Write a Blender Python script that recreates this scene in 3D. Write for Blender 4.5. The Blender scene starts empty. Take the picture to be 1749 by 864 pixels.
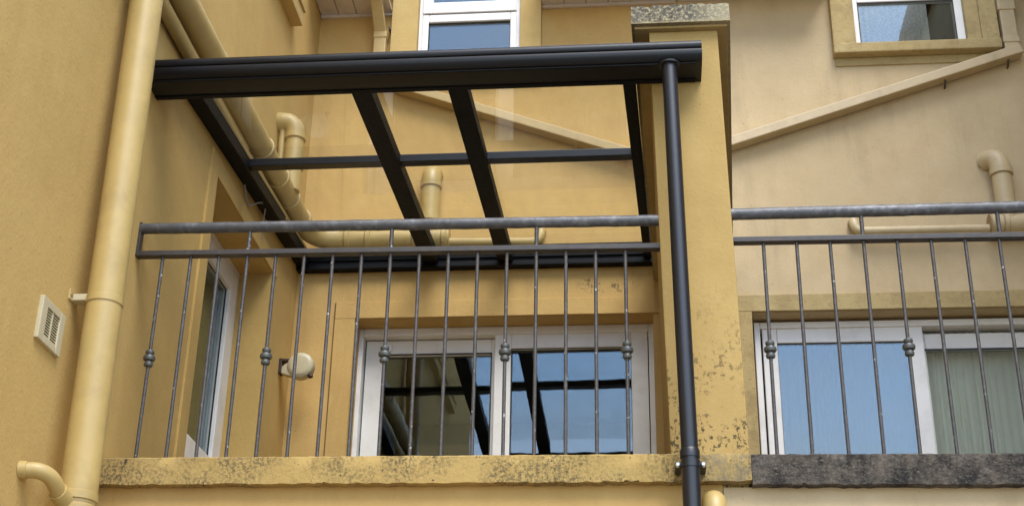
import bpy, bmesh, math, random
from mathutils import Vector, Matrix
random.seed(7)
S = bpy.context.scene
COL = S.collection

# ---------------------------------------------------------------- camera
cam_d = bpy.data.cameras.new("camera"); cam = bpy.data.objects.new("camera", cam_d); COL.objects.link(cam)
PIT, YAW, ROL = 0.445084, -0.098226, 0.019256
fw = Vector((math.sin(YAW)*math.cos(PIT), math.cos(YAW)*math.cos(PIT), math.sin(PIT)))
rt0 = Vector((math.cos(YAW), -math.sin(YAW), 0)); up0 = rt0.cross(fw)
rt = rt0*math.cos(ROL) + up0*math.sin(ROL); up = -rt0*math.sin(ROL) + up0*math.cos(ROL)
M = Matrix((rt, up, -fw)).transposed().to_4x4(); M.translation = Vector((1.97126, -5.10315, -1.61467))
cam.matrix_world = M
cam_d.sensor_width = 36; cam_d.lens = 2421.81/1749*36
cam_d.clip_start = 0.05; cam_d.clip_end = 2000
S.camera = cam

# ---------------------------------------------------------------- world, sun, exposure
SUN_EL, SUN_AZ = math.radians(57), math.radians(158)      # azimuth clockwise from +Y (towards the house)
w = bpy.data.worlds.new("World"); S.world = w; w.use_nodes = True
nt = w.node_tree; nt.nodes.clear()
o_ = nt.nodes.new('ShaderNodeOutputWorld'); bg = nt.nodes.new('ShaderNodeBackground'); sk = nt.nodes.new('ShaderNodeTexSky')
sk.sky_type = 'NISHITA'; sk.sun_disc = False; sk.sun_elevation = SUN_EL; sk.sun_rotation = SUN_AZ
sk.air_density = 1.2; sk.dust_density = .4; sk.ozone_density = 2.5
tc = nt.nodes.new('ShaderNodeTexCoord'); mp = nt.nodes.new('ShaderNodeMapping'); mp.inputs['Scale'].default_value = (1, 1, 2.6)
cn = nt.nodes.new('ShaderNodeTexNoise'); cn.inputs['Scale'].default_value = 2.2; cn.inputs['Detail'].default_value = 7; cn.inputs['Roughness'].default_value = .55
cr = nt.nodes.new('ShaderNodeValToRGB'); cr.color_ramp.elements[0].position = .40; cr.color_ramp.elements[1].position = .74
cr.color_ramp.elements[0].color = (.10, .10, .10, 1); cr.color_ramp.elements[1].color = (.70, .70, .70, 1)
mx = nt.nodes.new('ShaderNodeMixRGB'); mx.inputs[2].default_value = (4.6, 4.6, 4.7, 1)
nt.links.new(tc.outputs['Generated'], mp.inputs[0]); nt.links.new(mp.outputs[0], cn.inputs['Vector']); nt.links.new(cn.outputs[0], cr.inputs[0])
nt.links.new(cr.outputs[0], mx.inputs[0]); nt.links.new(sk.outputs[0], mx.inputs[1]); nt.links.new(mx.outputs[0], bg.inputs[0])
bg.inputs[1].default_value = 0.15
nt.links.new(bg.outputs[0], o_.inputs[0])
sl = bpy.data.lights.new("sun", 'SUN'); sl.energy = 1.5; sl.angle = math.radians(36); sl.color = (1, .95, .87)
so = bpy.data.objects.new("sun", sl); COL.objects.link(so)
sd = Vector((math.sin(SUN_AZ)*math.cos(SUN_EL), math.cos(SUN_AZ)*math.cos(SUN_EL), math.sin(SUN_EL)))
so.rotation_euler = sd.to_track_quat('Z', 'Y').to_euler(); so.location = (3, -8, 9)
S.view_settings.view_transform = 'Standard'; S.view_settings.look = 'None'
S.view_settings.exposure = 1.53; S.view_settings.gamma = 1
S.render.engine = 'CYCLES'
S.cycles.max_bounces = 10; S.cycles.transparent_max_bounces = 24

# ---------------------------------------------------------------- helpers
WL = {}
def link(name, me, mat, parent=None, smooth=False, recenter=True):
    if recenter and len(me.vertices):
        xs = [v.co for v in me.vertices]
        c = Vector([(min(v[i] for v in xs)+max(v[i] for v in xs))/2 for i in range(3)])
        c.z = min(v.z for v in xs)
        me.transform(Matrix.Translation(-c))
    else:
        c = Vector((0, 0, 0))
    o = bpy.data.objects.new(name, me); COL.objects.link(o)
    if mat: me.materials.append(mat)
    if smooth:
        for p in me.polygons: p.use_smooth = True
    WL[o] = c.copy()
    if parent is not None:
        o.parent = parent; o.location = c - WL[parent]
    else:
        o.location = c
    return o
def mesh_of(bm):
    bmesh.ops.recalc_face_normals(bm, faces=bm.faces)
    me = bpy.data.meshes.new('m'); bm.to_mesh(me); bm.free(); return me
def tag(o, label, cat, group=None):
    o['label'] = label; o['category'] = cat
    if group: o['group'] = group
    return o
def thing(name, loc, label, cat, group=None):
    o = bpy.data.objects.new(name, None); COL.objects.link(o); o.location = loc; o.empty_display_size = .1
    WL[o] = Vector(loc); return tag(o, label, cat, group)
def add_box(bm, a, b):
    x0, y0, z0 = a; x1, y1, z1 = b
    vs = [bm.verts.new(p) for p in ((x0,y0,z0),(x1,y0,z0),(x1,y1,z0),(x0,y1,z0),(x0,y0,z1),(x1,y0,z1),(x1,y1,z1),(x0,y1,z1))]
    for f in ((0,3,2,1),(4,5,6,7),(0,1,5,4),(1,2,6,5),(2,3,7,6),(3,0,4,7)): bm.faces.new([vs[i] for i in f])
def bevel(bm, w, seg=2):
    if w > 0: bmesh.ops.bevel(bm, geom=list(bm.edges), offset=w, segments=seg, affect='EDGES', profile=.6, clamp_overlap=True)
def box(name, a, b, mat, parent=None, bev=.004):
    bm = bmesh.new(); add_box(bm, a, b); bevel(bm, bev); return link(name, mesh_of(bm), mat, parent)
def hexa(name, pts, mat, parent=None, bev=.004):
    bm = bmesh.new(); vs = [bm.verts.new(p) for p in pts]
    for f in ((0,3,2,1),(4,5,6,7),(0,1,5,4),(1,2,6,5),(2,3,7,6),(3,0,4,7)): bm.faces.new([vs[i] for i in f])
    bevel(bm, bev); return link(name, mesh_of(bm), mat, parent)
def ring_frame(d):
    d = d.normalized(); a = Vector((0, 0, 1)) if abs(d.z) < .9 else Vector((1, 0, 0))
    u = d.cross(a).normalized(); return u, d.cross(u).normalized()
def add_tube(bm, pts, r, n=20, caps=True):
    pts = [Vector(p) for p in pts]; rs = r if isinstance(r, (list, tuple)) else [r]*len(pts)
    rings = []; u = v = None
    for i, p in enumerate(pts):
        d = (pts[min(i+1, len(pts)-1)] - pts[max(i-1, 0)]).normalized()
        if u is None: u, v = ring_frame(d)
        else:
            u = (u - d*u.dot(d)).normalized(); v = d.cross(u).normalized()
        rings.append([bm.verts.new(p + (u*math.cos(2*math.pi*k/n) + v*math.sin(2*math.pi*k/n))*rs[i]) for k in range(n)])
    for a, b in zip(rings, rings[1:]):
        for k in range(n): bm.faces.new((a[k], a[(k+1) % n], b[(k+1) % n], b[k]))
    if caps: bm.faces.new(rings[0][::-1]); bm.faces.new(rings[-1])
def smooth_by_angle(o, ang=40):
    me = o.data
    for p in me.polygons: p.use_smooth = True
    bm = bmesh.new(); bm.from_mesh(me)
    for e in bm.edges:
        if len(e.link_faces) == 2 and e.calc_face_angle(0) > math.radians(ang): e.smooth = False
    bm.to_mesh(me); bm.free()
def tube(name, pts, r, mat, parent=None, n=20):
    bm = bmesh.new(); add_tube(bm, pts, r, n); o = link(name, mesh_of(bm), mat, parent); smooth_by_angle(o); return o
def lerp(a, b, t): return a+(b-a)*t
def arc(p0, p1, p2, n=8):
    """quadratic bend from p0 to p2 with corner p1"""
    p0, p1, p2 = Vector(p0), Vector(p1), Vector(p2)
    return [p0*(1-t)**2 + p1*2*t*(1-t) + p2*t*t for t in [i/n for i in range(n+1)]]
def prism_x(name, prof, x0, x1, mat, parent=None, smooth=False):
    bm = bmesh.new(); A = [bm.verts.new((x0, y, z)) for y, z in prof]; B = [bm.verts.new((x1, y, z)) for y, z in prof]
    n = len(prof); bm.faces.new(A[::-1]); bm.faces.new(B)
    for i in range(n): bm.faces.new((A[i], A[(i+1) % n], B[(i+1) % n], B[i]))
    o = link(name, mesh_of(bm), mat, parent)
    if smooth: smooth_by_angle(o, 35)
    return o
def wall(name, axis, c0, c1, u0, u1, z0, z1, holes, mat, parent):
    """wall slab with openings; axis 'Y': faces at Y=c0 (outer) and Y=c1, u = X; axis 'X': faces at X=c0 and c1, u = Y"""
    bm = bmesh.new()
    us = sorted({u0, u1, *[h[0] for h in holes], *[h[1] for h in holes]}); zs = sorted({z0, z1, *[h[2] for h in holes], *[h[3] for h in holes]})
    us = [u for u in us if u0 <= u <= u1]; zs = [z for z in zs if z0 <= z <= z1]
    P = (lambda c, u, z: (u, c, z)) if axis == 'Y' else (lambda c, u, z: (c, u, z))
    cache = {}
    def V(c, u, z):
        k = (c, u, z)
        if k not in cache: cache[k] = bm.verts.new(P(c, u, z))
        return cache[k]
    solid = {}
    for i in range(len(us)-1):
        for j in range(len(zs)-1):
            um, zm = (us[i]+us[i+1])/2, (zs[j]+zs[j+1])/2
            solid[i, j] = not any(h[0] < um < h[1] and h[2] < zm < h[3] for h in holes)
    for (i, j), s in solid.items():
        if not s: continue
        a, b, c, d = us[i], us[i+1], zs[j], zs[j+1]
        bm.faces.new([V(c0, *q) for q in ((a, c), (b, c), (b, d), (a, d))])
        bm.faces.new([V(c1, *q) for q in ((a, d), (b, d), (b, c), (a, c))])
        for di, dj, e in ((-1, 0, ((a, c), (a, d))), (1, 0, ((b, c), (b, d))), (0, -1, ((a, c), (b, c))), (0, 1, ((a, d), (b, d)))):
            if not solid.get((i+di, j+dj), False):
                bm.faces.new((V(c0, *e[0]), V(c0, *e[1]), V(c1, *e[1]), V(c1, *e[0])))
    return link(name, mesh_of(bm), mat, parent)

# ---------------------------------------------------------------- materials
def mat_new(name):
    m = bpy.data.materials.new(name); m.use_nodes = True; n = m.node_tree; b = n.nodes['Principled BSDF']; return m, n, b
def nd(n, t, **kw):
    x = n.nodes.new(t)
    for k, v in kw.items():
        if k in x.inputs: x.inputs[k].default_value = v
        else: setattr(x, k, v)
    return x
def noise(n, vec, scale, detail=4, rough=.55):
    x = nd(n, 'ShaderNodeTexNoise', Scale=scale, Detail=detail, Roughness=rough); n.links.new(vec, x.inputs['Vector']); return x.outputs[0]
def ramp(n, v, p0, p1, c0=(0,0,0), c1=(1,1,1)):
    x = n.nodes.new('ShaderNodeValToRGB'); e = x.color_ramp.elements
    e[0].position = p0; e[1].position = p1; e[0].color = (*c0, 1); e[1].color = (*c1, 1); n.links.new(v, x.inputs[0]); return x.outputs[0]
def mixc(n, f, a, b, mode='MIX'):
    x = nd(n, 'ShaderNodeMixRGB', blend_type=mode)
    for i, v in enumerate((f, a, b)):
        if isinstance(v, (int, float)): x.inputs[i].default_value = v
        elif isinstance(v, tuple): x.inputs[i].default_value = (*v, 1)
        else: n.links.new(v, x.inputs[i])
    return x.outputs[0]
def mth(n, op, a, b=None, clamp=False):
    x = nd(n, 'ShaderNodeMath', operation=op, use_clamp=clamp)
    for i, v in enumerate((a, b)):
        if v is None: continue
        if isinstance(v, (int, float)): x.inputs[i].default_value = v
        else: n.links.new(v, x.inputs[i])
    return x.outputs[0]
def pos(n, scale=None):
    g = n.nodes.new('ShaderNodeNewGeometry').outputs['Position']
    if scale is None: return g
    m = n.nodes.new('ShaderNodeMapping'); m.inputs['Scale'].default_value = scale; n.links.new(g, m.inputs[0]); return m.outputs[0]
def sepz(n):
    s = n.nodes.new('ShaderNodeSeparateXYZ'); n.links.new(pos(n), s.inputs[0]); return s.outputs
def bump(n, b, h, strength, dist=.003):
    x = nd(n, 'ShaderNodeBump', Strength=strength, Distance=dist); n.links.new(h, x.inputs['Height']); n.links.new(x.outputs[0], b.inputs['Normal'])

def stucco(name, col, col2, rough=.9, streak=.25, bumps=.5, spots=None, rain=None):
    m, n, b = mat_new(name); p = pos(n)
    c = mixc(n, ramp(n, noise(n, p, 1.3, 5, .6), .35, .68), tuple(v*.93 for v in col), col2)
    c = mixc(n, mth(n, 'MULTIPLY', ramp(n, noise(n, p, 5, 7, .72), .42, .74), .42), c, (col[0]*.78, col[1]*.70, col[2]*.62))
    st = noise(n, pos(n, (4.3, 4.3, .45)), 1.6, 6, .7)
    brk = ramp(n, noise(n, p, 1.7, 4, .6), .42, .62)
    c = mixc(n, mth(n, 'MULTIPLY', mth(n, 'MULTIPLY', ramp(n, st, .48, .8), streak*1.5), brk), c, tuple(v*.6 for v in col))
    fine = noise(n, p, 140, 3, .6)
    c = mixc(n, mth(n, 'MULTIPLY', ramp(n, fine, .35, .75), .18), c, tuple(v*.75 for v in col))
    # sparse pin-holes and specks
    sp = mth(n, 'MULTIPLY', ramp(n, noise(n, p, 55, 2, .5), .73, .76), .5)
    c = mixc(n, sp, c, tuple(v*.35 for v in col))
    if spots: c = spots(n, p, c)
    n.links.new(c, b.inputs['Base Color']); b.inputs['Roughness'].default_value = rough; b.inputs['Specular IOR Level'].default_value = .25
    h = mth(n, 'ADD', mth(n, 'MULTIPLY', noise(n, p, 60, 5, .6), .6), mth(n, 'MULTIPLY', noise(n, p, 6, 3, .5), .9))
    bump(n, b, h, bumps, .006)
    return m

def pier_spots(n, p, c):
    z = sepz(n)[2]
    low = ramp(n, z, .15, .75, (1, 1, 1), (0, 0, 0))
    cl = ramp(n, noise(n, p, 5.5, 4, .65), .42, .54)
    sp = ramp(n, noise(n, pos(n, (1, 1, .8)), 70, 4, .65), .53, .585)
    f = mth(n, 'MULTIPLY', mth(n, 'MULTIPLY', sp, cl), low)
    return mixc(n, mth(n, 'MULTIPLY', f, .85), c, (.04, .032, .02))
def peel_spots(n, p, c):
    s = sepz(n)
    dx = mth(n, 'ABSOLUTE', mth(n, 'SUBTRACT', s[0], 1.78)); dz = mth(n, 'ABSOLUTE', mth(n, 'SUBTRACT', s[2], 1.885))
    k = mth(n, 'MULTIPLY', ramp(n, dx, .10, .19, (1, 1, 1), (0, 0, 0)), ramp(n, dz, .03, .06, (1, 1, 1), (0, 0, 0)))
    sp = ramp(n, noise(n, p, 38, 4, .6), .585, .61)
    return mixc(n, mth(n, 'MULTIPLY', mth(n, 'MULTIPLY', k, sp), .75), c, (.09, .07, .05))
def coping_spots(n, p, c):
    cl = ramp(n, noise(n, p, 3.4, 5, .65), .43, .58)
    sp = ramp(n, noise(n, p, 75, 6, .75), .45, .57)
    c = mixc(n, mth(n, 'MULTIPLY', mth(n, 'MULTIPLY', sp, cl), .8), c, (.06, .05, .035))
    holes = mth(n, 'MULTIPLY', ramp(n, noise(n, p, 44, 2, .5), .67, .70), ramp(n, noise(n, p, 6, 2, .5), .4, .55))
    c = mixc(n, mth(n, 'MULTIPLY', holes, .85), c, (.035, .025, .02))
    s = sepz(n)   # grey weathered end of the coping beyond the black downpipe
    g = mth(n, 'MULTIPLY', ramp(n, mth(n, 'SUBTRACT', s[0], 2.0), .13, .25), ramp(n, noise(n, p, 16, 5, .65), .36, .6))
    return mixc(n, mth(n, 'MULTIPLY', g, .7), c, (.13, .115, .085))
def lichen_stone(name):
    m, n, b = mat_new(name); p = pos(n)
    a = ramp(n, noise(n, p, 62, 5, .72), .47, .62)
    big = ramp(n, noise(n, p, 9, 4, .6), .30, .55)
    c = mixc(n, a, (.04, .036, .028), (.40, .335, .20))
    s = sepz(n)
    right = ramp(n, mth(n, 'SUBTRACT', s[0], 2.0), .22, .34)
    c = mixc(n, mth(n, 'MULTIPLY', right, .55), c, (.47, .41, .26))
    edge = ramp(n, mth(n, 'SUBTRACT', s[2], 1.88), .018, .045, (1, 1, 1), (0, 0, 0))
    c = mixc(n, mth(n, 'MULTIPLY', edge, .8), c, (.40, .31, .14))
    c = mixc(n, mth(n, 'MULTIPLY', big, .25), c, (.30, .28, .22))
    n.links.new(c, b.inputs['Base Color']); b.inputs['Roughness'].default_value = .95
    bump(n, b, noise(n, p, 70, 5, .7), .8, .01); return m
def dark_stone(name):
    m, n, b = mat_new(name); p = pos(n)
    c = mixc(n, ramp(n, noise(n, p, 7, 7, .8), .43, .60), (.012, .010, .009), (.11, .09, .07))
    sc = ramp(n, noise(n, pos(n, (1, 1, 2)), 55, 6, .8), .52, .66)
    c = mixc(n, mth(n, 'MULTIPLY', sc, .7), c, (.20, .18, .15))
    n.links.new(c, b.inputs['Base Color']); b.inputs['Roughness'].default_value = .9
    bump(n, b, noise(n, p, 45, 6, .7), .9, .012); return m
def plain(name, col, rough=.5, var=.12, scale=25, metal=0, spec=.5, bumpv=0, dirt=None, dirt_amt=0, dirt_scale=6):
    m, n, b = mat_new(name); p = pos(n)
    c = mixc(n, ramp(n, noise(n, p, scale, 5, .6), .3, .75), col, tuple(v*(1-var*2) for v in col))
    if dirt: c = mixc(n, mth(n, 'MULTIPLY', ramp(n, noise(n, p, dirt_scale, 6, .68), .5, .72), dirt_amt), c, dirt)
    n.links.new(c, b.inputs['Base Color']); b.inputs['Metallic'].default_value = metal
    n.links.new(ramp(n, noise(n, p, scale*1.6, 4), .2, .8, (rough*.85,)*3, (min(1, rough*1.2),)*3), b.inputs['Roughness'])
    b.inputs['Specular IOR Level'].default_value = spec
    if bumpv: bump(n, b, noise(n, p, scale*3, 4), bumpv, .002)
    return m
def glass(name, refl, tint=(.75, .78, .78), rough=0.0, fk=.5, dust=0, gc=(.95, .97, 1)):
    m, n, b = mat_new(name); n.nodes.remove(b); out = n.nodes['Material Output']
    tr = n.nodes.new('ShaderNodeBsdfTransparent'); tr.inputs[0].default_value = (*tint, 1)
    gl = n.nodes.new('ShaderNodeBsdfGlossy'); gl.inputs['Roughness'].default_value = rough; gl.inputs['Color'].default_value = (*gc, 1)
    fr = n.nodes.new('ShaderNodeLayerWeight'); fr.inputs[0].default_value = .25
    f = mth(n, 'ADD', mth(n, 'MULTIPLY', fr.outputs['Fresnel'], fk), refl, True)
    mxs = n.nodes.new('ShaderNodeMixShader'); n.links.new(f, mxs.inputs[0]); n.links.new(tr.outputs[0], mxs.inputs[1]); n.links.new(gl.outputs[0], mxs.inputs[2])
    res = mxs.outputs[0]
    # very slight waviness of the sheet
    bp = nd(n, 'ShaderNodeBump', Strength=.04, Distance=.01); n.links.new(noise(n, pos(n), 3.2, 2), bp.inputs['Height']); n.links.new(bp.outputs[0], gl.inputs['Normal'])
    if dust:
        df = n.nodes.new('ShaderNodeBsdfDiffuse'); df.inputs[0].default_value = (.6, .57, .5, 1)
        k = mth(n, 'MULTIPLY', ramp(n, noise(n, pos(n, (5, .8, 1)), 2.0, 6, .65), .42, .75), dust)
        m2 = n.nodes.new('ShaderNodeMixShader'); n.links.new(k, m2.inputs[0]); n.links.new(res, m2.inputs[1]); n.links.new(df.outputs[0], m2.inputs[2]); res = m2.outputs[0]
    n.links.new(res, out.inputs['Surface']); return m

YEL = (.555, .365, .135); YEL2 = (.585, .39, .15)
M_YEL = stucco('yellow_render', YEL, YEL2, streak=.4, spots=peel_spots)
M_WING = stucco('yellow_render_wing', (.525, .35, .12), (.555, .376, .133), streak=.25)
M_PIER = stucco('pier_render', (.42, .288, .104), (.45, .312, .118), spots=pier_spots, bumps=.5)
M_BEI = stucco('beige_render', (.56, .438, .262), (.61, .478, .295), streak=.5)
def grime_spots(n, p, c):
    g = mth(n, 'MULTIPLY', ramp(n, noise(n, p, 7, 7, .75), .46, .66), .55)
    c = mixc(n, g, c, (.24, .17, .085))
    k = mth(n, 'MULTIPLY', ramp(n, noise(n, pos(n, (1, 1, 2.2)), 22, 6, .75), .58, .68), .5)
    return mixc(n, k, c, (.11, .085, .05))
M_OLV = stucco('olive_band_render', (.45, .345, .165), (.50, .39, .19), streak=.45, bumps=.6, spots=grime_spots)
M_BAND = stucco('yellow_band_render', (.50, .355, .14), (.53, .38, .155), streak=.2)
M_COP = stucco('coping_render', (.40, .28, .098), (.44, .31, .114), spots=coping_spots, bumps=.9)
M_CAPU = stucco('cap_render', (.40, .29, .12), (.44, .32, .14), streak=.5)
M_LICH = lichen_stone('lichen_stone'); M_DARK = dark_stone('dark_stone')
M_PIPE = plain('cream_pipe', (.47, .335, .122), .42, .07, 9, dirt=(.26, .175, .065), dirt_amt=.4, dirt_scale=5)
M_PIPEG = plain('cream_pipe_ring', (.33, .23, .09), .5, .1, 20)
M_PIPER = plain('pale_pipe', (.55, .435, .25), .45, .08, 9, dirt=(.22, .15, .08), dirt_amt=.4)
M_SQ = plain('square_pipe_cream', (.50, .355, .145), .5, .06, 8, dirt=(.28, .20, .09), dirt_amt=.3)
M_SQR = plain('square_pipe_beige', (.53, .415, .245), .5, .06, 8, dirt=(.25, .18, .10), dirt_amt=.35)
M_ANT = plain('anthracite_aluminium', (.005, .0055, .008), .36, .1, 40, spec=.33)
M_DP = plain('anthracite_pipe', (.010, .011, .016), .36, .1, 40, spec=.55)
M_ANT2 = plain('anthracite_dark', (.005, .0055, .007), .55, .1, 40, spec=.14)
M_RAIL = plain('worn_handrail', (.105, .105, .112), .45, .2, 30, metal=.25, dirt=(.24, .24, .25), dirt_amt=.65, dirt_scale=26, bumpv=.4)
M_BAR = plain('dark_iron_bar', (.075, .068, .066), .45, .2, 60, metal=.15, dirt=(.20, .19, .18), dirt_amt=.45, dirt_scale=70, bumpv=.3)
def chips(m):
    n = m.node_tree; b = n.nodes['Principled BSDF']; l = b.inputs['Base Color'].links[0]; c = l.from_socket
    p = pos(n); f = mth(n, 'MULTIPLY', ramp(n, noise(n, p, 46, 2, .5), .70, .73), .8)
    n.links.new(mixc(n, f, c, (.42, .42, .40)), b.inputs['Base Color'])
    r_ = mth(n, 'MULTIPLY', ramp(n, noise(n, p, 33, 3, .6), .62, .70), .6)
    n.links.new(mixc(n, r_, b.inputs['Base Color'].links[0].from_socket, (.10, .055, .035)), b.inputs['Base Color'])
chips(M_BAR)
M_BAR2 = plain('dark_iron_flat', (.05, .044, .042), .5, .2, 60, metal=.1, dirt=(.11, .075, .06), dirt_amt=.5, dirt_scale=30)
M_KNOB = plain('grey_iron_knuckle', (.10, .105, .10), .4, .2, 60, metal=.2)
M_PVC = plain('white_pvc', (.80, .785, .77), .35, .03, 6, dirt=(.45, .41, .36), dirt_amt=.25)
M_GASK = plain('gasket', (.02, .02, .02), .6, .05)
M_VENT = plain('vent_plastic', (.50, .435, .28), .45, .05, 10)
M_DRUM = plain('reel_plastic', (.50, .44, .30), .4, .06, 14)
M_REELB = plain('reel_bracket', (.045, .022, .016), .5, .1)
M_SOFF = plain('soffit_paint', (.60, .53, .47), .6, .05, 5, dirt=(.36, .28, .2), dirt_amt=.35)
M_STEEL = plain('bolt_steel', (.6, .6, .58), .3, .1, 40, metal=.8)
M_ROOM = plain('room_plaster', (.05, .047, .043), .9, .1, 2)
M_CURT = plain('curtain_cloth', (.78, .79, .70), .85, .06, 3)
M_NET = plain('net_curtain_cloth', (.55, .55, .52), .9, .2, 60)
M_GLW = glass('window_glass', .10, tint=(.88, .9, .89), fk=.38, gc=(.80, .92, 1.0))
M_GLC = glass('canopy_glass', .0, tint=(.965, .975, .97), dust=.05, fk=.17)
M_GRD = stucco('paving', (.25, .24, .22), (.30, .29, .265))
M_ROOF = plain('roof_tile', (.22, .11, .07), .8, .2, 12)
M_CAB = plain('cable_grey', (.28, .27, .25), .5, .1)

# ---------------------------------------------------------------- setting
XL, D, T = -.114, 2.669, .25
gb = bmesh.new(); q = 400
bmesh.ops.create_grid(gb, x_segments=8, y_segments=8, size=q)
g = link('ground', mesh_of(gb), M_GRD, recenter=False); g.location.z = -3.2; g['kind'] = 'structure'
WL[g] = Vector((0, 0, -3.2))

# ---------------------------------------------------------------- yellow house
yh = thing('yellow_house', (-.5, 1, -3.2), 'yellow rendered house with the glass-roofed balcony and white sliding door', 'house')
wall('side_wall', 'X', XL, XL-T, -4.6, D+T, -3.2, 5.6, [(.947, 2.094, -.25, 1.742)], M_WING, yh)
wall('rear_wall', 'Y', D, D+T, XL-.002, 2.262, -3.2, 5.6, [(.266, 2.052, -.25, 1.69), (.557, 1.232, 3.43, 5.1)], M_YEL, yh)
wall('balcony_front_wall', 'Y', .05, .2, XL-.002, 2.262, -3.2, -.1, [], M_YEL, yh)
box('balcony_floor', (XL-.001, .2, -.4), (2.26, D+.001, -.27), M_COP, yh, 0)
# coping: slightly uneven stone strip along the balcony front
def coping(name, x0, x1, z0, z1, mat, parent, amp=.004, seg=90, slope=0.0):
    bm = bmesh.new(); prof = [(0, z0), (0, z0+.003), (0, (z0+z1)/2), (0, z1-.006), (.007, z1), (.26, z1), (.26, z0)]
    rr = random.Random(int(x0*100)+5); rows = []
    for i in range(seg+1):
        t = i/seg; x = x0+(x1-x0)*t; row = []
        for j, (y, z) in enumerate(prof):
            dy = rr.uniform(-amp, amp) if j in (2, 3) else 0
            dz = rr.uniform(-amp, amp)*(1.0 if j in (0, 1) else .5) + slope*(x-x0)
            if j in (0, 1) and rr.random() < .1: dz += amp*1.5
            row.append(bm.verts.new((x, y+dy, z+dz)))
        rows.append(row)
    n = len(prof)
    for a, b in zip(rows, rows[1:]):
        for j in range(n): bm.faces.new((a[j], a[(j+1) % n], b[(j+1) % n], b[j]))
    bm.faces.new(rows[0][::-1]); bm.faces.new(rows[-1])
    o = link(name, mesh_of(bm), mat, parent); smooth_by_angle(o, 45); return o
coping('coping', XL+.001, 2.369, -.107, 0.0, M_COP, yh, .0026, slope=-.0035)
# band of render round the sliding door, a little proud of the wall
def band(parent, mat, x0, x1, zt, w, y, proud, zb):
    box('window_surround', (x0, y-proud, zb), (x0+w, y+.002, zt-w*.85), mat, parent, .003)
    box('window_surround', (x1-w, y-proud, zb), (x1, y+.002, zt-w*.85), mat, parent, .003)
    box('window_surround', (x0, y-proud-.001, zt-w*.85-.0005), (x1, y+.002, zt), mat, parent, .003)
box('door_surround', (.14, D-.012, -.25), (.263, D+.002, 1.692), M_YEL, yh, .003)
box('door_surround', (.141, D-.013, 1.693), (2.09, D+.002, 1.80), M_YEL, yh, .003)
M_JOINT = plain('brown_joint', (.20, .10, .035), .9, .2, 30)
box('joint_line', (.1335, D-.006, -.25), (.1395, D+.002, 1.80), M_JOINT, yh, 0)
# render band round the side window
box('window_surround', (XL-.002, .83, -.26), (XL+.012, .944, 1.745), M_WING, yh, .003)
box('window_surround', (XL-.002, .83, 1.746), (XL+.011, 2.18, 1.85), M_WING, yh, .003)
# upper window pilaster bands
for x0, x1 in ((.378, .553), (1.235, 1.373)):
    box('window_surround', (x0, D-.05, 3.40), (x1, D+.002, 5.2), M_BAND, yh, .004)
box('window_surround', (.379, D-.049, 3.34), (1.372, D+.002, 3.428), M_BAND, yh, .004)

def room(parent, axis, a, b):
    bm = bmesh.new(); add_box(bm, a, b)
    bm.faces.ensure_lookup_table()
    # open the side that faces the window (-Y for axis Y, +X for axis X)
    d = Vector((0, -1, 0)) if axis == 'Y' else Vector((1, 0, 0))
    bmesh.ops.recalc_face_normals(bm, faces=bm.faces)
    f = max(bm.faces, key=lambda f: f.normal.dot(d)); bm.faces.remove(f)
    me = bpy.data.meshes.new('m'); bm.to_mesh(me); bm.free()
    return link('room_interior', me, M_ROOM, parent)
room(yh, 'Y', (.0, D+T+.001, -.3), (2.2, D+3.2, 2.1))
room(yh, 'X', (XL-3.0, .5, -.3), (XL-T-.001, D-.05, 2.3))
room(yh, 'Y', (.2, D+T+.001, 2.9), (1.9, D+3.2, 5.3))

def frame_y(parent, name, x0, x1, z0, z1, y0, y1, ws, mat, bev=.006):
    """four members of a rectangular frame in the XZ plane; ws = left, right, bottom, top widths"""
    l, r, b, t = ws
    p = box(name, (x0, y0, z0), (x0+l, y1, z1), mat, parent, bev)
    box(name, (x1-r, y0, z0), (x1, y1, z1), mat, parent, bev)
    box(name, (x0+l, y0+.001, z1-t), (x1-r, y1-.001, z1), mat, parent, bev)
    box(name, (x0+l, y0+.001, z0), (x1-r, y1-.001, z0+b), mat, parent, bev)
    return p
def part_empty(name, loc, parent):
    o = bpy.data.objects.new(name, None); COL.objects.link(o); o.empty_display_size = .05
    WL[o] = Vector(loc); o.parent = parent; o.location = Vector(loc)-WL[parent]; return o

def pane_y(parent, x0, x1, z0, z1, y, lean=.6, t=.008, twist=.4):
    k = math.tan(math.radians(lean))*(z1-z0); w_ = -math.tan(math.radians(twist))*(x1-x0)
    return hexa('pane', [(x0, y, z0), (x1, y+w_, z0), (x1, y+w_+t, z0), (x0, y+t, z0), (x0, y+k, z1), (x1, y+w_+k, z1), (x1, y+w_+k+t, z1), (x0, y+k+t, z1)], M_GLW, parent, 0)
# white sliding door on the balcony
dw = part_empty('sliding_door', (1.15, D+0.170, -.25), yh)
frame_y(dw, 'frame', .258, 2.056, -.25, 1.6875, D+0.140, D+0.240, (.035, .035, .04, .05), M_PVC)
frame_y(dw, 'sash', .30, 1.16, -.205, 1.632, D+0.205, D+0.235, (.115, .09, .10, .10), M_PVC)
pane_y(dw, .41, 1.075, -.12, 1.537, D+.213)
frame_y(dw, 'sash', 1.096, 2.016, -.205, 1.640, D+0.152, D+0.195, (.10, .10, .10, .093), M_PVC)
frame_y(dw, 'gasket', 1.190, 1.922, -.11, 1.553, D+0.158, D+0.164, (.008, .008, .008, .010), M_GASK, 0)
pane_y(dw, 1.193, 1.92, -.11, 1.552, D+.176)
frame_y(dw, 'gasket', .405, 1.076, -.11, 1.543, D+0.202, D+0.206, (.012, .008, .008, .010), M_GASK, 0)
box('lock', (.39, D+0.185, 1.555), (.46, D+0.205, 1.60), M_PVC, dw, .008)

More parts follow.
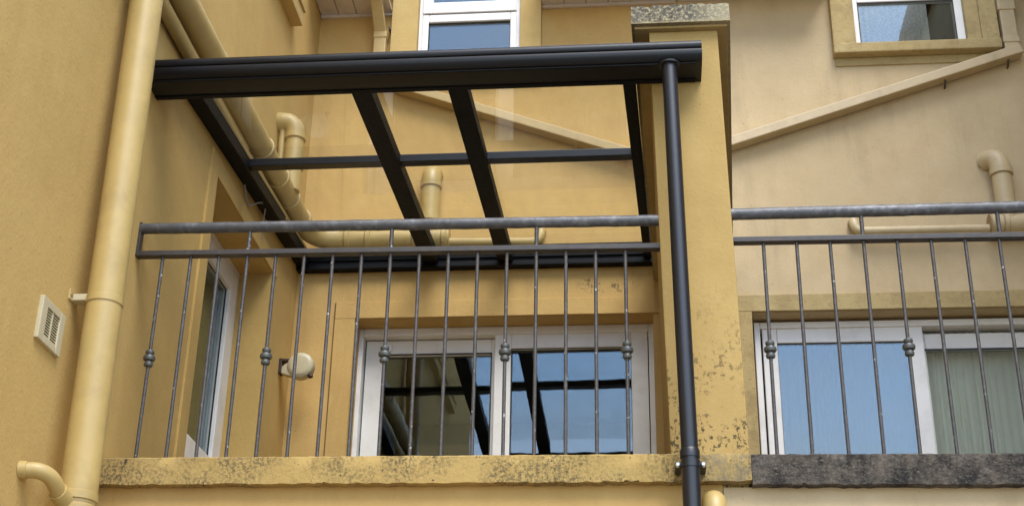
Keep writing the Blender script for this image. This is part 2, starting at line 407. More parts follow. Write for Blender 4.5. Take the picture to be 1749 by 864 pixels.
# side window in the wing wall (frame set deep in the reveal)
sw = part_empty('side_door', (-.32, 1.52, -.25), yh)
def frame_x(parent, name, y0, y1, z0, z1, x0, x1, w, mat, bev=.005):
    box(name, (x0, y0, z0), (x1, y0+w, z1), mat, parent, bev); box(name, (x0, y1-w, z0), (x1, y1, z1), mat, parent, bev)
    box(name, (x0+.001, y0+w, z1-w), (x1-.001, y1-w, z1), mat, parent, bev); box(name, (x0+.001, y0+w, z0), (x1-.001, y1-w, z0+w), mat, parent, bev)
frame_x(sw, 'frame', .945, 2.096, -.252, 1.744, -.355, -.300, .055, M_PVC)
frame_x(sw, 'sash', 1.004, 2.037, -.19, 1.685, -.345, -.288, .115, M_PVC)
box('door_panel', (-.335, 1.11, -.08), (-.296, 1.93, .60), M_PVC, sw, .006)
frame_x(sw, 'gasket', 1.112, 1.928, .599, 1.577, -.318, -.310, .012, M_GASK, 0)
box('pane', (-.332, 1.112, .595), (-.324, 1.93, 1.577), M_GLW, sw, 0)

# upper window
uw = part_empty('upper_window', (.89, D+.05, 3.43), yh)
frame_y(uw, 'frame', .556, 1.233, 3.43, 5.1, D-.010, D+.05, (.03, .03, .04, .04), M_PVC)
frame_y(uw, 'sash', .582, 1.207, 3.47, 3.868, D-.022, D+.03, (.04, .04, .05, .058), M_PVC)
frame_y(uw, 'sash', .582, 1.207, 3.876, 5.06, D-.030, D+.03, (.065, .065, .085, .06), M_PVC)
frame_y(uw, 'gasket', .620, 1.169, 3.51, 3.812, D-.006, D+.0, (.006, .006, .006, .012), M_GASK, 0)
box('pane', (.615, D+.004, 3.5), (1.174, D+.012, 3.82), M_GLW, uw, 0)
box('pane', (.64, D+.004, 3.95), (1.15, D+.012, 5.01), M_GLW, uw, 0)

# eaves of the yellow house: soffit boards between wall and fascia, either side of the upper window
def eave(parent, x0, x1, z, ydep, nb):
    box('eave_fascia', (x0, D-ydep-.02, z-.012), (x1, D-ydep, z+.17), M_SOFF, parent, .004)
    wid = (x1-x0)/nb
    for i in range(nb):
        box('soffit_board', (x0+i*wid+.002, D-ydep, z), (x0+(i+1)*wid-.002, D+.001, z+.02), M_SOFF, parent, .004)
    box('eave_moulding', (x0+.001, D-.025, z-.022), (x1-.001, D+.001, z-.0005), M_SOFF, parent, .004)
    box('eave_roof', (x0, D-ydep-.06, z+.175), (x1, D+.001, z+.23), M_ROOF, parent, .01)
eave(yh, XL+.002, .376, 3.90, .42, 4)
eave(yh, 1.376, 2.25, 3.915, .30, 6)
box('roof', (XL-3.1, -4.8, 5.6), (XL+.15, D+3.3, 5.75), M_ROOF, yh, .02)
box('roof', (XL+.151, D-.2, 5.6), (2.26, D+3.3, 5.74), M_ROOF, yh, .02)
box('end_wall', (XL-3.0, D+3.21, -3.2), (2.26, D+3.35, 5.6), M_WING, yh, 0)
box('gable_wall', (XL-3.0, -4.6, -3.2), (XL-T-.001, -4.35, 5.6), M_WING, yh, 0)

# ---------------------------------------------------------------- beige house
bh = thing('beige_house', (4, 3, -3.2), 'pale beige rendered house with olive window bands and dark stone coping', 'house')
XR = 4.52
wall('rear_wall', 'Y', D, D+T, 2.266, XR+.002, -3.2, 5.6, [(2.628, 4.40, -.25, 1.683), (3.385, 4.078, 3.50, 5.0)], M_BEI, bh)
wall('side_wall', 'X', XR, XR+T, -1.5, D+T, -3.2, 5.6, [], M_BEI, bh)
wall('balcony_front_wall', 'Y', .051, .2, 2.266, XR+.001, -3.2, -.125, [], M_BEI, bh)
box('balcony_floor', (2.4, .2, -.4), (XR+.001, D+.001, -.27), M_COP, bh, 0)
coping('coping', 2.3705, XR-.001, -.128, -.012, M_DARK, bh, .003, 90, -.007)
# olive bands round the windows
box('window_surround', (2.547, D-.022, -.25), (2.628, D+.002, 1.684), M_OLV, bh, .004)
box('window_surround', (2.5465, D-.023, 1.685), (4.49, D+.002, 1.79), M_OLV, bh, .004)
box('window_surround', (4.40, D-.022, -.25), (4.485, D+.002, 1.684), M_OLV, bh, .004)
box('window_surround', (3.24, D-.062, 3.498), (3.384, D+.002, 5.1), M_OLV, bh, .006)
box('window_surround', (4.079, D-.055, 3.498), (4.165, D+.002, 5.1), M_OLV, bh, .006)
box('window_surround', (4.1655, D-.062, 3.498), (4.275, D+.002, 5.1), M_OLV, bh, .006)
box('window_sill', (3.238, D-.075, 3.425), (4.277, D+.002, 3.4975), M_OLV, bh, .008)
box('window_sill', (3.25, D-.012, 3.365), (4.265, D+.002, 3.4245), M_OLV, bh, .01)
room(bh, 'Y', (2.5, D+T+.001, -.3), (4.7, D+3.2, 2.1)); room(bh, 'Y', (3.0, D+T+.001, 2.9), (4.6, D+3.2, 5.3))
bw = part_empty('sliding_door', (3.5, D+.13, -.25), bh)
frame_y(bw, 'frame', 2.645, 4.40, -.25, 1.665, D+.10, D+.20, (.035, .035, .04, .04), M_PVC)
frame_y(bw, 'sash', 2.692, 3.622, -.205, 1.628, D+.112, D+.155, (.085, .08, .10, .092), M_PVC)
frame_y(bw, 'gasket', 2.772, 3.548, -.11, 1.541, D+.118, D+.124, (.007, .007, .008, .010), M_GASK, 0)
box('pane', (2.775, D+.126, -.11), (3.545, D+.134, 1.54), M_GLW, bw, 0)
frame_y(bw, 'sash', 3.56, 4.37, -.205, 1.60, D+.165, D+.195, (.08, .10, .10, .105), M_PVC)
frame_y(bw, 'gasket', 3.62, 4.28, -.11, 1.503, D+.160, D+.165, (.007, .007, .008, .012), M_GASK, 0)
box('pane', (3.63, D+.176, -.11), (4.28, D+.184, 1.50), M_GLW, bw, 0)
bu = part_empty('upper_window', (3.73, D+.05, 3.5), bh)
frame_y(bu, 'frame', 3.384, 4.079, 3.4985, 5.0, D-.012, D+.05, (.036, .05, .012, .04), M_PVC)
box('transom', (3.42, D-.011, 3.845), (4.029, D+.04, 3.905), M_PVC, bu, .005)
frame_y(bu, 'gasket', 3.419, 4.030, 3.51, 3.846, D-.004, D+.0, (.008, .006, .005, .014), M_GASK, 0)
box('pane', (3.418, D+.006, 3.508), (4.031, D+.014, 3.847), M_GLW, bu, 0)
box('pane', (3.418, D+.006, 3.904), (4.031, D+.014, 4.962), M_GLW, bu, 0)
eave(bh, 2.27, 3.23, 3.93, .30, 6); eave(bh, 4.285, 4.515, 3.93, .30, 2)
box('roof', (2.263, D-.2, 5.6), (XR+3.1, D+3.3, 5.74), M_ROOF, bh, .02)
box('roof', (XR-.15, -1.7, 5.6), (XR+3.1, D-.201, 5.75), M_ROOF, bh, .02)
box('end_wall', (2.261, D+3.21, -3.2), (XR+3.0, D+3.36, 5.6), M_BEI, bh, 0)
box('gable_wall', (XR+T+.001, -1.5, -3.2), (XR+3.0, -1.25, 5.6), M_BEI, bh, 0)

# curtains
def curtain(name, x0, x1, z0, z1, y, amp, pitch, mat, label):
    bm = bmesh.new(); n = int((x1-x0)/.008); rr = random.Random(3); rows = []
    ph = 0
    for i in range(n+1):
        x = x0+(x1-x0)*i/n; ph += 2*math.pi*(.008/pitch)*rr.uniform(.2, 1.8)*(1+.5*math.sin(i*.021))
        a = amp*(.65+.35*math.sin(i*.037+2*math.sin(i*.011)))
        rows.append([bm.verts.new((x, y+a*math.sin(ph)*(1 if z < z1 else .8), z)) for z in (z0, (z0+z1)/2, z1)])
    for a, b in zip(rows, rows[1:]):
        for j in range(2): bm.faces.new((a[j], b[j], b[j+1], a[j+1]))
    o = link(name, mesh_of(bm), mat, None, True); return tag(o, label, 'curtain')
M_CURT2 = plain('curtain_cloth_grey', (.10, .11, .11), .85, .06, 3)
curtain('curtain', 3.575, 4.42, -.2, 1.66, D+.262, .018, .075, M_CURT, 'pale green pleated curtain behind the recessed sash over the dark coping')
curtain('curtain', 2.68, 3.57, -.2, 1.66, D+.30, .018, .075, M_CURT2, 'dark grey pleated curtain behind the blue-reflecting sash over the dark coping')
curtain('net_curtain', 3.40, 3.93, 3.46, 4.9, D+.30, .008, .05, M_NET, 'thin net curtain inside the olive-framed upper window')

# ---------------------------------------------------------------- dividing wall with stone cap
dv = thing('dividing_wall', (2.2, .05, -3.2), 'yellow pier and dividing wall under a lichen-speckled stone cap between two balconies', 'wall')
hexa('pier', [(2.077, .05, -.004), (2.369, .05, -.004), (2.47, D+.001, -.004), (2.102, D+.001, -.004),
              (2.040, .05, 1.8965), (2.333, .05, 1.8965), (2.46, D+.001, 1.8965), (2.096, D+.001, 1.8965)], M_PIER, dv, .006)
hexa('pier_base', [(2.09, .06, -3.2), (2.36, .06, -3.2), (2.46, D, -3.2), (2.11, D, -3.2),
                   (2.09, .06, -.004), (2.36, .06, -.004), (2.46, D, -.004), (2.11, D, -.004)], M_PIER, dv, 0)
hexa('cap_moulding', [(1.978, .022, 1.896), (2.374, .022, 1.896), (2.520, D+.0005, 1.896), (2.074, D+.0005, 1.896),
              (1.978, .022, 1.909), (2.374, .022, 1.909), (2.520, D+.0005, 1.909), (2.074, D+.0005, 1.909)], M_CAPU, dv, .003)
cb = bmesh.new(); rr = random.Random(11); nx, ny = 26, 40
def capp(u, v, z):
    xl = 1.964 + .098*v; xr = 2.386 + .148*v
    return Vector((xl+(xr-xl)*u, -.002 + (D+.003)*v, z))
top = []; bot = []
for j in range(ny+1):
    rt_, rb_ = [], []
    for i in range(nx+1):
        u, v = i/nx, j/ny; e = i in (0, nx) or j == 0
        pt = capp(u, v, 2.002+rr.uniform(-.003, .003)); pb = capp(u, v, 1.908)
        if e:
            dj = rr.uniform(-.004, .004); pt.y += abs(dj) if j == 0 else 0; pt.x += dj if i in (0, nx) else 0; pt.z -= rr.uniform(0, .007)
        rt_.append(cb.verts.new(pt)); rb_.append(cb.verts.new(pb))
    top.append(rt_); bot.append(rb_)
for j in range(ny):
    for i in range(nx):
        cb.faces.new((top[j][i], top[j][i+1], top[j+1][i+1], top[j+1][i])); cb.faces.new((bot[j][i], bot[j+1][i], bot[j+1][i+1], bot[j][i+1]))
for i in range(nx):
    cb.faces.new((bot[0][i], bot[0][i+1], top[0][i+1], top[0][i])); cb.faces.new((bot[ny][i+1], bot[ny][i], top[ny][i], top[ny][i+1]))
for j in range(ny):
    cb.faces.new((bot[j+1][0], bot[j][0], top[j][0], top[j+1][0])); cb.faces.new((bot[j][nx], bot[j+1][nx], top[j+1][nx], top[j][nx]))
link('stone_cap', mesh_of(cb), M_LICH, dv)

# ---------------------------------------------------------------- glass canopy
ca = thing('glass_canopy', (1, 0, 1.6), 'black aluminium lean-to canopy with glass panes over the left balcony', 'canopy')
def rz(y): return 1.8302 + .07513*y
gx0, gx1 = XL+.003, 2.250
prof = [(.046, 1.637), (-.085, 1.641), (-.108, 1.648), (-.121, 1.661), (-.126, 1.676), (-.124, 1.690), (-.118, 1.6935), (-.112, 1.6945),
        (-.112, 1.697), (-.118, 1.6985), (-.122, 1.703), (-.124, 1.716), (-.121, 1.729), (-.113, 1.7365), (-.10, 1.738), (-.02, 1.745), (.02, 1.80), (.046, 1.805)]
gut = prism_x('gutter', prof, gx0, gx1, M_ANT, ca, True)
def inset(p, d):
    cy = sum(a for a, _ in p)/len(p); cz = sum(b for _, b in p)/len(p)
    return [(cy+(a-cy)*d, cz+(b-cz)*d) for a, b in p]
prism_x('end_cap', inset(prof, 1.012), gx1-.018, gx1+.004, M_ANT, gut, True)
box('gutter_seam', (gx0, -.1, 1.6335), (gx1-.02, -.093, 1.6395), M_ANT2, gut, .001)
box('gutter_seam', (gx0, .02, 1.6325), (gx1-.02, .046, 1.6375), M_ANT2, gut, .001)
def sloped(name, x0, x1, y0, y1, h, mat, parent, x0b=None, x1b=None, dz=0, bev=.003):
    x0b = x0 if x0b is None else x0b; x1b = x1 if x1b is None else x1b
    return hexa(name, [(x0, y0, rz(y0)+dz), (x1, y0, rz(y0)+dz), (x1b, y1, rz(y1)+dz), (x0b, y1, rz(y1)+dz),
                       (x0, y0, rz(y0)+dz+h), (x1, y0, rz(y0)+dz+h), (x1b, y1, rz(y1)+dz+h), (x0b, y1, rz(y1)+dz+h)], mat, parent, bev)
YB = D-.064; YF = .10
box('gutter_back', (XL+.003, .0465, 1.775), (2.03, YF+.012, rz(YF)+.0005), M_ANT2, gut, .003)
raf = [(XL+.002, -.035, XL+.002, -.035), (.668, .761, .668, .763), (1.117, 1.208, 1.127, 1.219), (1.908, 1.966, 2.006, 2.052)]
for x0, x1, x0b, x1b in raf:
    yt = YF+.10; f_ = .10/(YB-YF)   # front end cut on a slant behind the gutter
    r = hexa('rafter', [(x0, YF, rz(YF)), (x1, YF, rz(YF)), (x1b, YB, rz(YB)), (x0b, YB, rz(YB)),
                        (lerp(x0, x0b, f_), yt, rz(yt)+.062), (lerp(x1, x1b, f_), yt, rz(yt)+.062), (x1b, YB, rz(YB)+.062), (x0b, YB, rz(YB)+.062)], M_ANT2, ca, .003)
    sloped('glazing_cap', x0+.006, x1-.006, YF+.11, YB, .010, M_ANT2, r, x0b+.006, x1b-.006, .0725)
box('wall_plate', (XL+.002, YB+.0005, 2.0), (2.062, D+.0005, 2.028), M_ANT2, ca, .004)
box('wall_plate', (XL+.002, YB+.018, 2.0285), (2.062, D+.0005, 2.056), M_ANT2, ca, .004)
box('wall_plate', (XL+.002, YB+.006, 2.0565), (2.062, D+.0005, 2.14), M_ANT2, ca, .004)
YC0, YC1 = 1.195, 1.262
for i in range(3):
    A, B = raf[i], raf[i+1]
    tx = (YC0-.046)/(YB-.046)
    xa, xb = lerp(A[1], A[3], tx), lerp(B[0], B[2], tx)
    sloped('crossbar', xa-.0015, xb+.0015, YC0, YC1, .042, M_ANT, ca, dz=.02)
    for (ya, yb_) in ((YF+.095, YC0+.03), (YC0+.034, YB+.004)):
        ta, tb = (ya-.046)/(YB-.046), (yb_-.046)/(YB-.046)
        sloped('glass_pane', lerp(A[1], A[3], ta)-.02, lerp(B[0], B[2], ta)+.02, ya, yb_, .008, M_GLC, ca,
               lerp(A[1], A[3], tb)-.02, lerp(B[0], B[2], tb)+.02, .0635, 0)

# black downpipe of the canopy
bp = thing('black_downpipe', (2.146, -.1, -3.2), 'black round downpipe running down the front of the yellow pier', 'downpipe')
def dpx(z): return 2.118 + (1.636-z)/1.87*.028
PY = -.092
tube('pipe', [(dpx(1.636), PY, 1.638), (dpx(0), PY, -.03)], .0315, M_DP, bp, 28)
tube('outlet_flange', [(dpx(1.636), PY, 1.629), (dpx(1.636), PY, 1.6365)], [.044, .046], M_DP, bp, 28)
tube('pipe_socket', [(dpx(0), PY, -.055), (dpx(0), PY, -.028), (dpx(0), PY, -.022)], [.0365, .0365, .034], M_DP, bp, 28)
tube('pipe', [(dpx(-.05), PY, -.05), (dpx(-.05)+.012, PY, -3.2)], .0335, M_DP, bp, 28)
cl = tube('clip', [(dpx(-.08), PY, -.092), (dpx(-.08), PY, -.068)], .0365, M_DP, bp, 28)
for s in (-1, 1):
    box('clip_ear', (dpx(-.08)+s*.045-.012, PY+.0, -.09), (dpx(-.08)+s*.045+.012, .0, -.07), M_DP, cl, .003)
    tube('bolt', [(dpx(-.08)+s*.046, PY-.010, -.08), (dpx(-.08)+s*.046, PY-.004, -.08), (dpx(-.08)+s*.046, PY+.004, -.08)], [.006, .0105, .0105], M_STEEL, cl, 14)

# ---------------------------------------------------------------- cream downpipe on the wing wall
lp = thing('cream_downpipe', (.02, -.45, -3.2), 'thick cream round downpipe standing off the yellow side wall', 'downpipe')
def lx(z): return .003 - .0185*(z-.45)/1.3
tube('pipe', [(lx(-3.2), -.45, -3.2), (lx(-.36), -.45, -.36)], .062, M_PIPE, lp, 36)
tube('pipe', [(lx(-.36), -.45, -.37), (lx(5.4), -.45, 5.4)], .066, M_PIPE, lp, 36)
for z in (.452, ):
    c_ = tube('collar', [(lx(z), -.45, z-.014), (lx(z), -.45, z-.012), (lx(z), -.45, z+.012), (lx(z), -.45, z+.014)], [.0665, .069, .069, .0665], M_PIPE, lp, 36)
    tube('collar_groove', [(lx(z), -.45, z-.0185), (lx(z), -.45, z-.0145)], .0667, M_PIPEG, c_, 36)
    b_ = box('bracket', (XL-.001, -.485, z-.004), (lx(z)-.05, -.435, z+.022), M_VENT, lp, .003)
    box('bracket_plate', (XL-.002, -.51, z-.008), (XL+.006, -.44, z+.034), M_PIPE, b_, .003)
    tube('screw', [(XL+.004, -.495, z+.014), (XL+.010, -.495, z+.014)], .007, M_PIPEG, b_, 10)
for z in (-.288, -.335):
    tube('collar', [(lx(z), -.45, z-.016), (lx(z), -.45, z-.013), (lx(z), -.45, z+.013), (lx(z), -.45, z+.016)], [.0665, .0705, .0705, .0665], M_PIPE, lp, 36)
tube('collar_groove', [(lx(-.31), -.45, -.313), (lx(-.31), -.45, -.306)], .0668, M_PIPEG, lp, 36)

wp = thing('waste_pipe', (-.05, -.6, -.3), 'short cream waste pipe bending from the side wall into the thick downpipe', 'pipe')
ptsw = [Vector((XL-.01, -.655, -.248)), Vector((XL+.045, -.645, -.246))] + arc((XL+.045, -.645, -.246), (XL+.10, -.62, -.247), (-.018, -.55, -.292), 10)[1:] + [Vector((.0, -.47, -.325))]
tube('pipe', ptsw, .0275, M_PIPE, wp, 24)
tube('collar', [(XL-.004, -.657, -.248), (XL+.022, -.652, -.2475)], .0305, M_PIPE, wp, 24)
tube('collar', [ptsw[-2], ptsw[-2]*.45+ptsw[-1]*.55], [.034, .035], M_PIPE, wp, 24)

# ---------------------------------------------------------------- soil pipes
def ringed(parent, p, d, r, w=.03, mat=None):
    p, d = Vector(p), Vector(d).normalized()
    c = tube('collar', [p-d*w/2, p-d*(w/2-.004), p+d*(w/2-.004), p+d*w/2], [r+.001, r+.008, r+.008, r+.001], mat or M_PIPE, parent, 28)
    tube('collar_groove', [p-d*(w/2+.004), p-d*(w/2)], r+.0015, M_PIPEG, c, 28)
sp = thing('soil_pipe', (0, 1.5, 2.1), 'fat cream soil pipe along the side wall and back wall above the glass canopy', 'pipe')
SX = XL+.072
sa, sb = Vector((SX, -3.0, 2.05)), Vector((SX, 2.36, 2.205))
tube('pipe', [sa, sb], .0615, M_PIPE, sp, 32)
cor = arc(sb, (SX, D-.080, 2.20), (.16, D-.080, 2.187), 10)
tube('elbow', cor, .0655, M_PIPE, sp, 32)
tube('pipe', [cor[-1], (.83, D-.08, 2.178)], .0615, M_PIPE, sp, 32)
dY = (sb-sa).normalized()
for y in (.62, 1.43, 1.78, 2.05, 2.33): ringed(sp, sa+dY*((y+3.0)/dY.y), dY, .0615, .035)
for x in (.20, .33, .62, .80): ringed(sp, (x, D-.08, 2.187-.012*(x-.2)), (1, 0, 0), .0615, .035)
tube('pipe', [(.82, D-.07, 2.160), (1.335, D-.07, 2.148)], .027, M_PIPE, sp, 24)
tube('elbow', arc((1.33, D-.07, 2.148), (1.385, D-.07, 2.147), (1.385, D-.06, 2.22), 7) + [Vector((1.385, D+.01, 2.25))], .029, M_PIPE, sp, 24)
# branch down from the back wall
tube('branch_pipe', [(.70, D-.08, 2.18), (.70, D-.08, 2.56)], .0585, M_PIPE, sp, 30)
tube('branch_elbow', arc((.70, D-.08, 2.55), (.70, D-.08, 2.66), (.70, D+.01, 2.66), 8), .062, M_PIPE, sp, 30)
ringed(sp, (.70, D-.08, 2.55), (0, 0, 1), .0595, .045); ringed(sp, (.70, D-.08, 2.31), (0, 0, 1), .0595, .04)
# branch from the side wall
tube('branch_pipe', [(-.012, 1.95, 2.19), (-.012, 1.95, 2.56)], .054, M_PIPE, sp, 30)
tube('branch_elbow', [Vector((XL-.01, 1.93, 2.64)), Vector((XL+.02, 1.93, 2.64))] + arc((XL+.03, 1.932, 2.64), (-.012, 1.945, 2.645), (-.012, 1.95, 2.54), 9), .058, M_PIPE, sp, 30)
ringed(sp, (-.012, 1.95, 2.545), (0, 0, 1), .0555, .04); ringed(sp, (-.012, 1.95, 2.35), (0, 0, 1), .0545, .035)
tube('overflow_pipe', [(-.085, 1.93, 2.62), (-.085, 1.94, 2.2)], .018, M_PIPE, sp, 16)

cp = thing('conduit_pipe', (-.07, 1, 2), 'slim cream pipe tucked under the fat soil pipe on the side wall', 'pipe')
tube('pipe', [(XL+.034, -3.0, 1.978), (XL+.034, 1.2, 2.03), (XL+.034, 2.63, 2.125)], .034, M_PIPE, cp, 22)
box('clip', (XL-.001, 2.02, 2.035), (XL+.075, 2.05, 2.06), M_PIPE, cp, .003)

sr = thing('soil_pipe', (4.1, D-.08, 2.1), 'pale beige soil pipe with upright elbow on the beige wall', 'pipe')
tube('pipe', [(4.04, D-.08, 2.182), (XR+.01, D-.08, 2.186)], .0615, M_PIPER, sr, 32)
tube('pipe', [(3.30, D-.07, 2.166), (4.05, D-.07, 2.163)], .027, M_PIPER, sr, 24)
tube('elbow', arc((3.31, D-.07, 2.166), (3.258, D-.07, 2.167), (3.258, D-.06, 2.235), 7) + [Vector((3.258, D+.01, 2.26))], .028, M_PIPER, sr, 24)
ringed(sr, (4.06, D-.08, 2.182), (1, 0, 0), .0615, .04, M_PIPER); ringed(sr, (4.13, D-.08, 2.183), (1, 0, 0), .0615, .03, M_PIPER)
tube('branch_pipe', [(4.15, D-.08, 2.18), (4.15, D-.08, 2.56)], .0585, M_PIPER, sr, 30)
tube('branch_elbow', [Vector((4.15, D-.08, 2.53))] + arc((4.15, D-.08, 2.54), (4.15, D-.08, 2.66), (4.085, D+.01, 2.65), 9), .062, M_PIPER, sr, 30)
ringed(sr, (4.15, D-.08, 2.53), (0, 0, 1), .060, .045, M_PIPER); ringed(sr, (4.15, D-.08, 2.30), (0, 0, 1), .0595, .035, M_PIPER)

# ---------------------------------------------------------------- square rainwater pipes
def sqrun(name, p, q_, wz, y0, y1, mat, parent):
    (x0, z0), (x1, z1) = p, q_
    d = Vector((x1-x0, 0, z1-z0)).normalized(); nrm = Vector((-d.z, 0, d.x))*wz/2
    P0, P1 = Vector((x0, 0, z0)), Vector((x1, 0, z1))
    pts = []
    for s in (-1, 1):
        pts += [P0+nrm*s+Vector((0, y0, 0)), P1+nrm*s+Vector((0, y0, 0)), P1+nrm*s+Vector((0, y1, 0)), P0+nrm*s+Vector((0, y1, 0))]
    return hexa(name, pts, mat, parent, .006)
rl = thing('rainwater_pipe', (1.1, D, 2.7), 'square cream rainwater pipe slanting down the yellow back wall to the dividing wall', 'pipe')
sqrun('pipe', (.315, 3.345), (2.12, 2.672), .058, D-.095, D-.006, M_SQ, rl)
box('pipe', (.272, D-.080, 3.30), (.352, D-.005, 3.70), M_SQ, rl, .006)
box('pipe_socket', (.268, D-.085, 3.665), (.356, D-.003, 3.715), M_SQ, rl, .006)
hexa('offset_pipe', [(.274, D-.078, 3.70), (.350, D-.078, 3.70), (.350, D-.01, 3.70), (.274, D-.01, 3.70),
                     (.244, D-.34, 4.05), (.320, D-.34, 4.05), (.320, D-.27, 4.05), (.244, D-.27, 4.05)], M_SQ, rl, .006)
box('clip', (.362, D-.06, 3.74), (.378, D, 3.76), M_BAR2, rl, .002)
for x in (.98, 1.6): box('clip', (x-.012, D-.079, 3.345-(x-.315)*.3729-.04), (x+.012, D, 3.345-(x-.315)*.3729+.036), M_SQ, rl, .003)
rr_ = thing('rainwater_pipe', (3.5, D, 2.7), 'square beige rainwater pipe slanting under the olive-framed upper window', 'pipe')
sqrun('pipe', (2.45, 2.762), (4.385, 3.405), .062, D-.095, D-.006, M_SQR, rr_)
box('pipe', (4.289, D-.080, 3.40), (4.379, D-.005, 3.98), M_SQR, rr_, .006)
box('pipe_socket', (4.284, D-.085, 3.455), (4.385, D-.003, 3.50), M_SQR, rr_, .006)
box('pipe_socket', (4.280, D-.087, 3.70), (4.388, D-.003, 3.80), M_SQR, rr_, .006)
for x in (3.90, 4.30):
    zc = 2.762+(x-2.45)*.3323
    k = box('clip', (x-.013, D-.079, zc-.035), (x+.013, D-.002, zc+.042), M_SQR, rr_, .003)
    tube('clip_screw', [(x+.004, D-.055, zc-.035), (x+.002, D-.05, zc-.052), (x+.005, D-.02, zc-.062), (x+.005, D+.01, zc-.063)], .006, M_BAR2, k, 10)

bx_ = thing('box_gutter', (XL, 1, 3.35), 'boxed yellow gutter ending high on the side wall below the eaves', 'gutter')
box('gutter_body', (XL-.001, -3.0, 3.352), (XL+.072, 1.985, 3.452), M_BAND, bx_, .006)
box('gutter_lip', (XL-.001, -3.0, 3.4525), (XL+.084, 1.99, 3.47), M_BAND, bx_, .004)

spt = thing('overflow_spout', (2.228, .0, -.3), 'rounded cream overflow spout below the coping beside the black downpipe', 'spout')
tube('spout', [Vector((2.228, .08, -.185))] + arc((2.228, .04, -.185), (2.228, -.012, -.185), (2.228, -.012, -.26), 8) + [Vector((2.228, -.012, -.75))], .044, M_PIPE, spt, 28)
ringed(spt, (2.228, -.012, -.30), (0, 0, 1), .044, .03)

# ---------------------------------------------------------------- vent grille
vg = thing('vent_grille', (XL, -.63, .2), 'small cream louvred vent grille on the side wall beside the thick downpipe', 'vent')
y0, y1, z0, z1 = -.732, -.532, .203, .362
box('frame', (XL-.001, y0, z0), (XL+.016, y0+.045, z1), M_VENT, vg, .003); box('frame', (XL-.001, y1-.042, z0), (XL+.016, y1, z1), M_VENT, vg, .003)
box('frame', (XL-.001, y0+.0455, z1-.028), (XL+.0155, y1-.0425, z1), M_VENT, vg, .003); box('frame', (XL-.001, y0+.0455, z0), (XL+.0155, y1-.0425, z0+.026), M_VENT, vg, .003)
box('backing', (XL-.001, y0+.04, z0+.02), (XL+.002, y1-.04, z1-.02), M_GASK, vg, 0)
box('mullion', (XL-.001, -.637, z0+.0262), (XL+.0135, -.629, z1-.0282), M_VENT, vg, .001)
for ya, yb_ in ((y0+.0455, -.6372), (-.6288, y1-.0425)):
    for k in range(10):
        zz = z0+.0285+k*.0103
        hexa('slat', [(XL+.0, ya, zz+.003), (XL+.011, ya, zz), (XL+.011, yb_, zz), (XL+.0, yb_, zz+.003),
                      (XL+.0, ya, zz+.0055), (XL+.011, ya, zz+.0035), (XL+.011, yb_, zz+.0035), (XL+.0, yb_, zz+.0055)], M_VENT, vg, 0)

# ---------------------------------------------------------------- clothes-line reel
cr_ = thing('clothesline_reel', (0, 2.45, 1.3), 'round cream clothes-line reel on a dark bracket near the corner of the balcony', 'clothesline')
box('bracket', (XL-.001, 2.42, 1.262), (XL+.018, 2.48, 1.352), M_REELB, cr_, .003)
box('bracket_arm', (XL+.0185, 2.425, 1.336), (XL+.060, 2.475, 1.35), M_REELB, cr_, .002)
def disc_pts(c, r, h):
    return [Vector(c)+Vector((0, t*h, 0)) for t in (-.5, -.42, -.3, .3, .42, .5)], [r*.72, r*.93, r, r, r*.93, r*.72]
dc = Vector((.012, 2.45, 1.308))
p_, r_ = disc_pts(dc, .078, .075); dr = tube('drum', p_, r_, M_DRUM, cr_, 40)
p_, r_ = disc_pts(dc+Vector((0, -.034, 0)), .060, .012); tube('drum_face', p_, r_, M_VENT, dr, 40)
hexa('neck', [(XL+.015, 2.427, 1.262), (-.01, 2.425, 1.232), (-.01, 2.475, 1.232), (XL+.015, 2.473, 1.262),
              (XL+.015, 2.427, 1.30), (-.01, 2.425, 1.37), (-.01, 2.475, 1.37), (XL+.015, 2.473, 1.30)], M_DRUM, cr_, .006)
tube('line_stop', [(.066, 2.43, 1.246), (.080, 2.425, 1.240), (.088, 2.42, 1.232)], [.012, .016, .008], M_REELB, cr_, 12)

# ---------------------------------------------------------------- thin cable by the canopy
tag(tube('cable', [Vector((-.105, 1.36, 1.985)), Vector((-.1, 1.42, 1.87)), Vector((-.095, 1.47, 1.85))] + arc((-.085, 1.55, 1.905), (-.06, 1.68, 2.0), (-.085, 1.74, 1.95), 8) + [Vector((-.1, 1.77, 1.88)), Vector((-.107, 1.80, 1.80))], .005, M_CAB, None, 10),
    'thin grey cable looping beside the canopy on the side wall', 'cable')

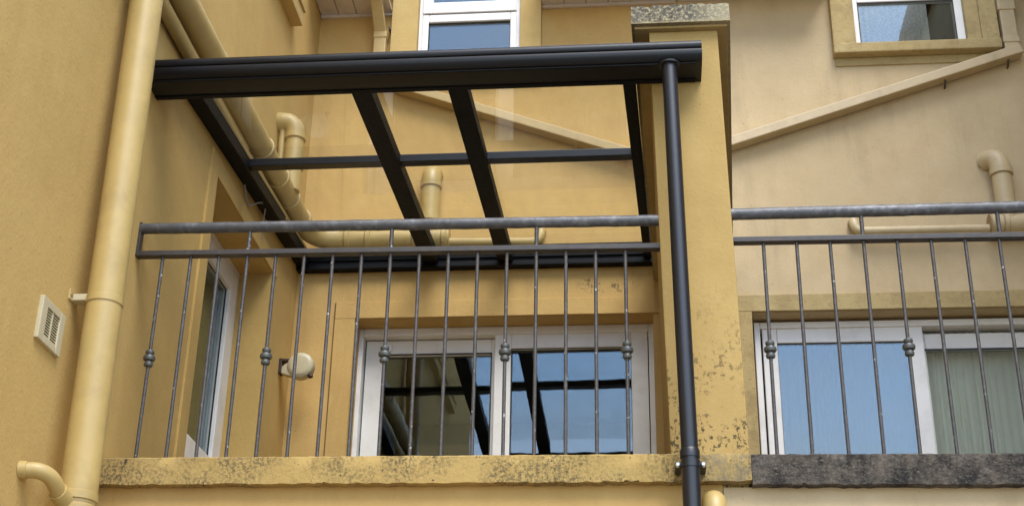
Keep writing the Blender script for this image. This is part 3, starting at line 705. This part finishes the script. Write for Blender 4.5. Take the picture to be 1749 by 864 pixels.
# ---------------------------------------------------------------- railings
YR = .08
def lathe_z(name, c, prof, mat, parent, n=16):
    return tube(name, [(c[0], c[1], c[2]+h) for h, _ in prof], [r for _, r in prof], mat, parent, n)
KN = [(-.036, .010), (-.034, .0165), (-.026, .019), (-.018, .0165), (-.013, .013), (-.009, .0225), (0, .0255), (.009, .0225), (.013, .013), (.018, .016), (.025, .0185), (.032, .0165), (.035, .010)]
def railing(name, x0, x1, ztl, ztr, zl_l, zl_r, bars, knuckles, stems, zk, zfoot, label, endpost, rad):
    r = thing(name, ((x0+x1)/2, YR, 0), label, 'railing', 'balcony railings')
    def zt(x): return ztl+(ztr-ztl)*(x-x0)/(x1-x0)
    def zl(x): return zl_l+(zl_r-zl_l)*(x-x0)/(x1-x0)
    n = 60; rr = random.Random(int(x1*10))
    tube('top_rail', [(lerp(x0, x1, i/n), YR+rr.uniform(-.0006, .0006), zt(lerp(x0, x1, i/n))+rr.uniform(-.0006, .0006)) for i in range(n+1)],
         [rad*rr.uniform(.97, 1.03) for i in range(n+1)], M_RAIL, r, 20)
    hexa('lower_rail', [(x0, YR-.02, zl_l-.012), (x1, YR-.02, zl_r-.012), (x1, YR+.02, zl_r-.012), (x0, YR+.02, zl_l-.012),
                        (x0, YR-.02, zl_l+.010), (x1, YR-.02, zl_r+.010), (x1, YR+.02, zl_r+.010), (x0, YR+.02, zl_l+.010)], M_BAR2, r, .002)
    if endpost:
        box('end_post', (x0-.006, YR-.019, zl_l-.0125), (x0+.009, YR+.019, ztl+rad), M_BAR2, r, .002)
    for k, x in enumerate(bars):
        jx = rr.uniform(-.002, .002)
        b = tube('bar', [(x+jx, YR, zfoot-.002), (x+jx*.3, YR+rr.uniform(-.001, .001), .45), (x, YR, zl(x)-.011)], .0073, M_BAR, r, 12)
        if k in knuckles: lathe_z('knuckle', (x, YR, zk), KN, M_KNOB, b)
    for x in stems: tube('stem', [(x, YR, zl(x)+.009), (x, YR, zt(x)-rad*.8)], .0085, M_BAR, r, 12)
    return r
railing('railing', -.112, 2.062, 1.022, 1.001, .901, .880, [.12*k for k in range(17)], (0, 4, 8, 12, 16), (.36, .96, 1.56), .437, 0.0,
        'dark iron railing with knuckled bars in front of the glass-roofed balcony', True, .0235)
railing('railing', 2.340, XR+.01, 1.020, 1.020, .900, .884, [2.4726+.1315*k for k in range(16)], (0, 4, 8, 12), (2.867, 3.40, 3.93), .43, -.014,
        'dark iron railing on the dark stone coping in front of the beige wall', False, .0245)
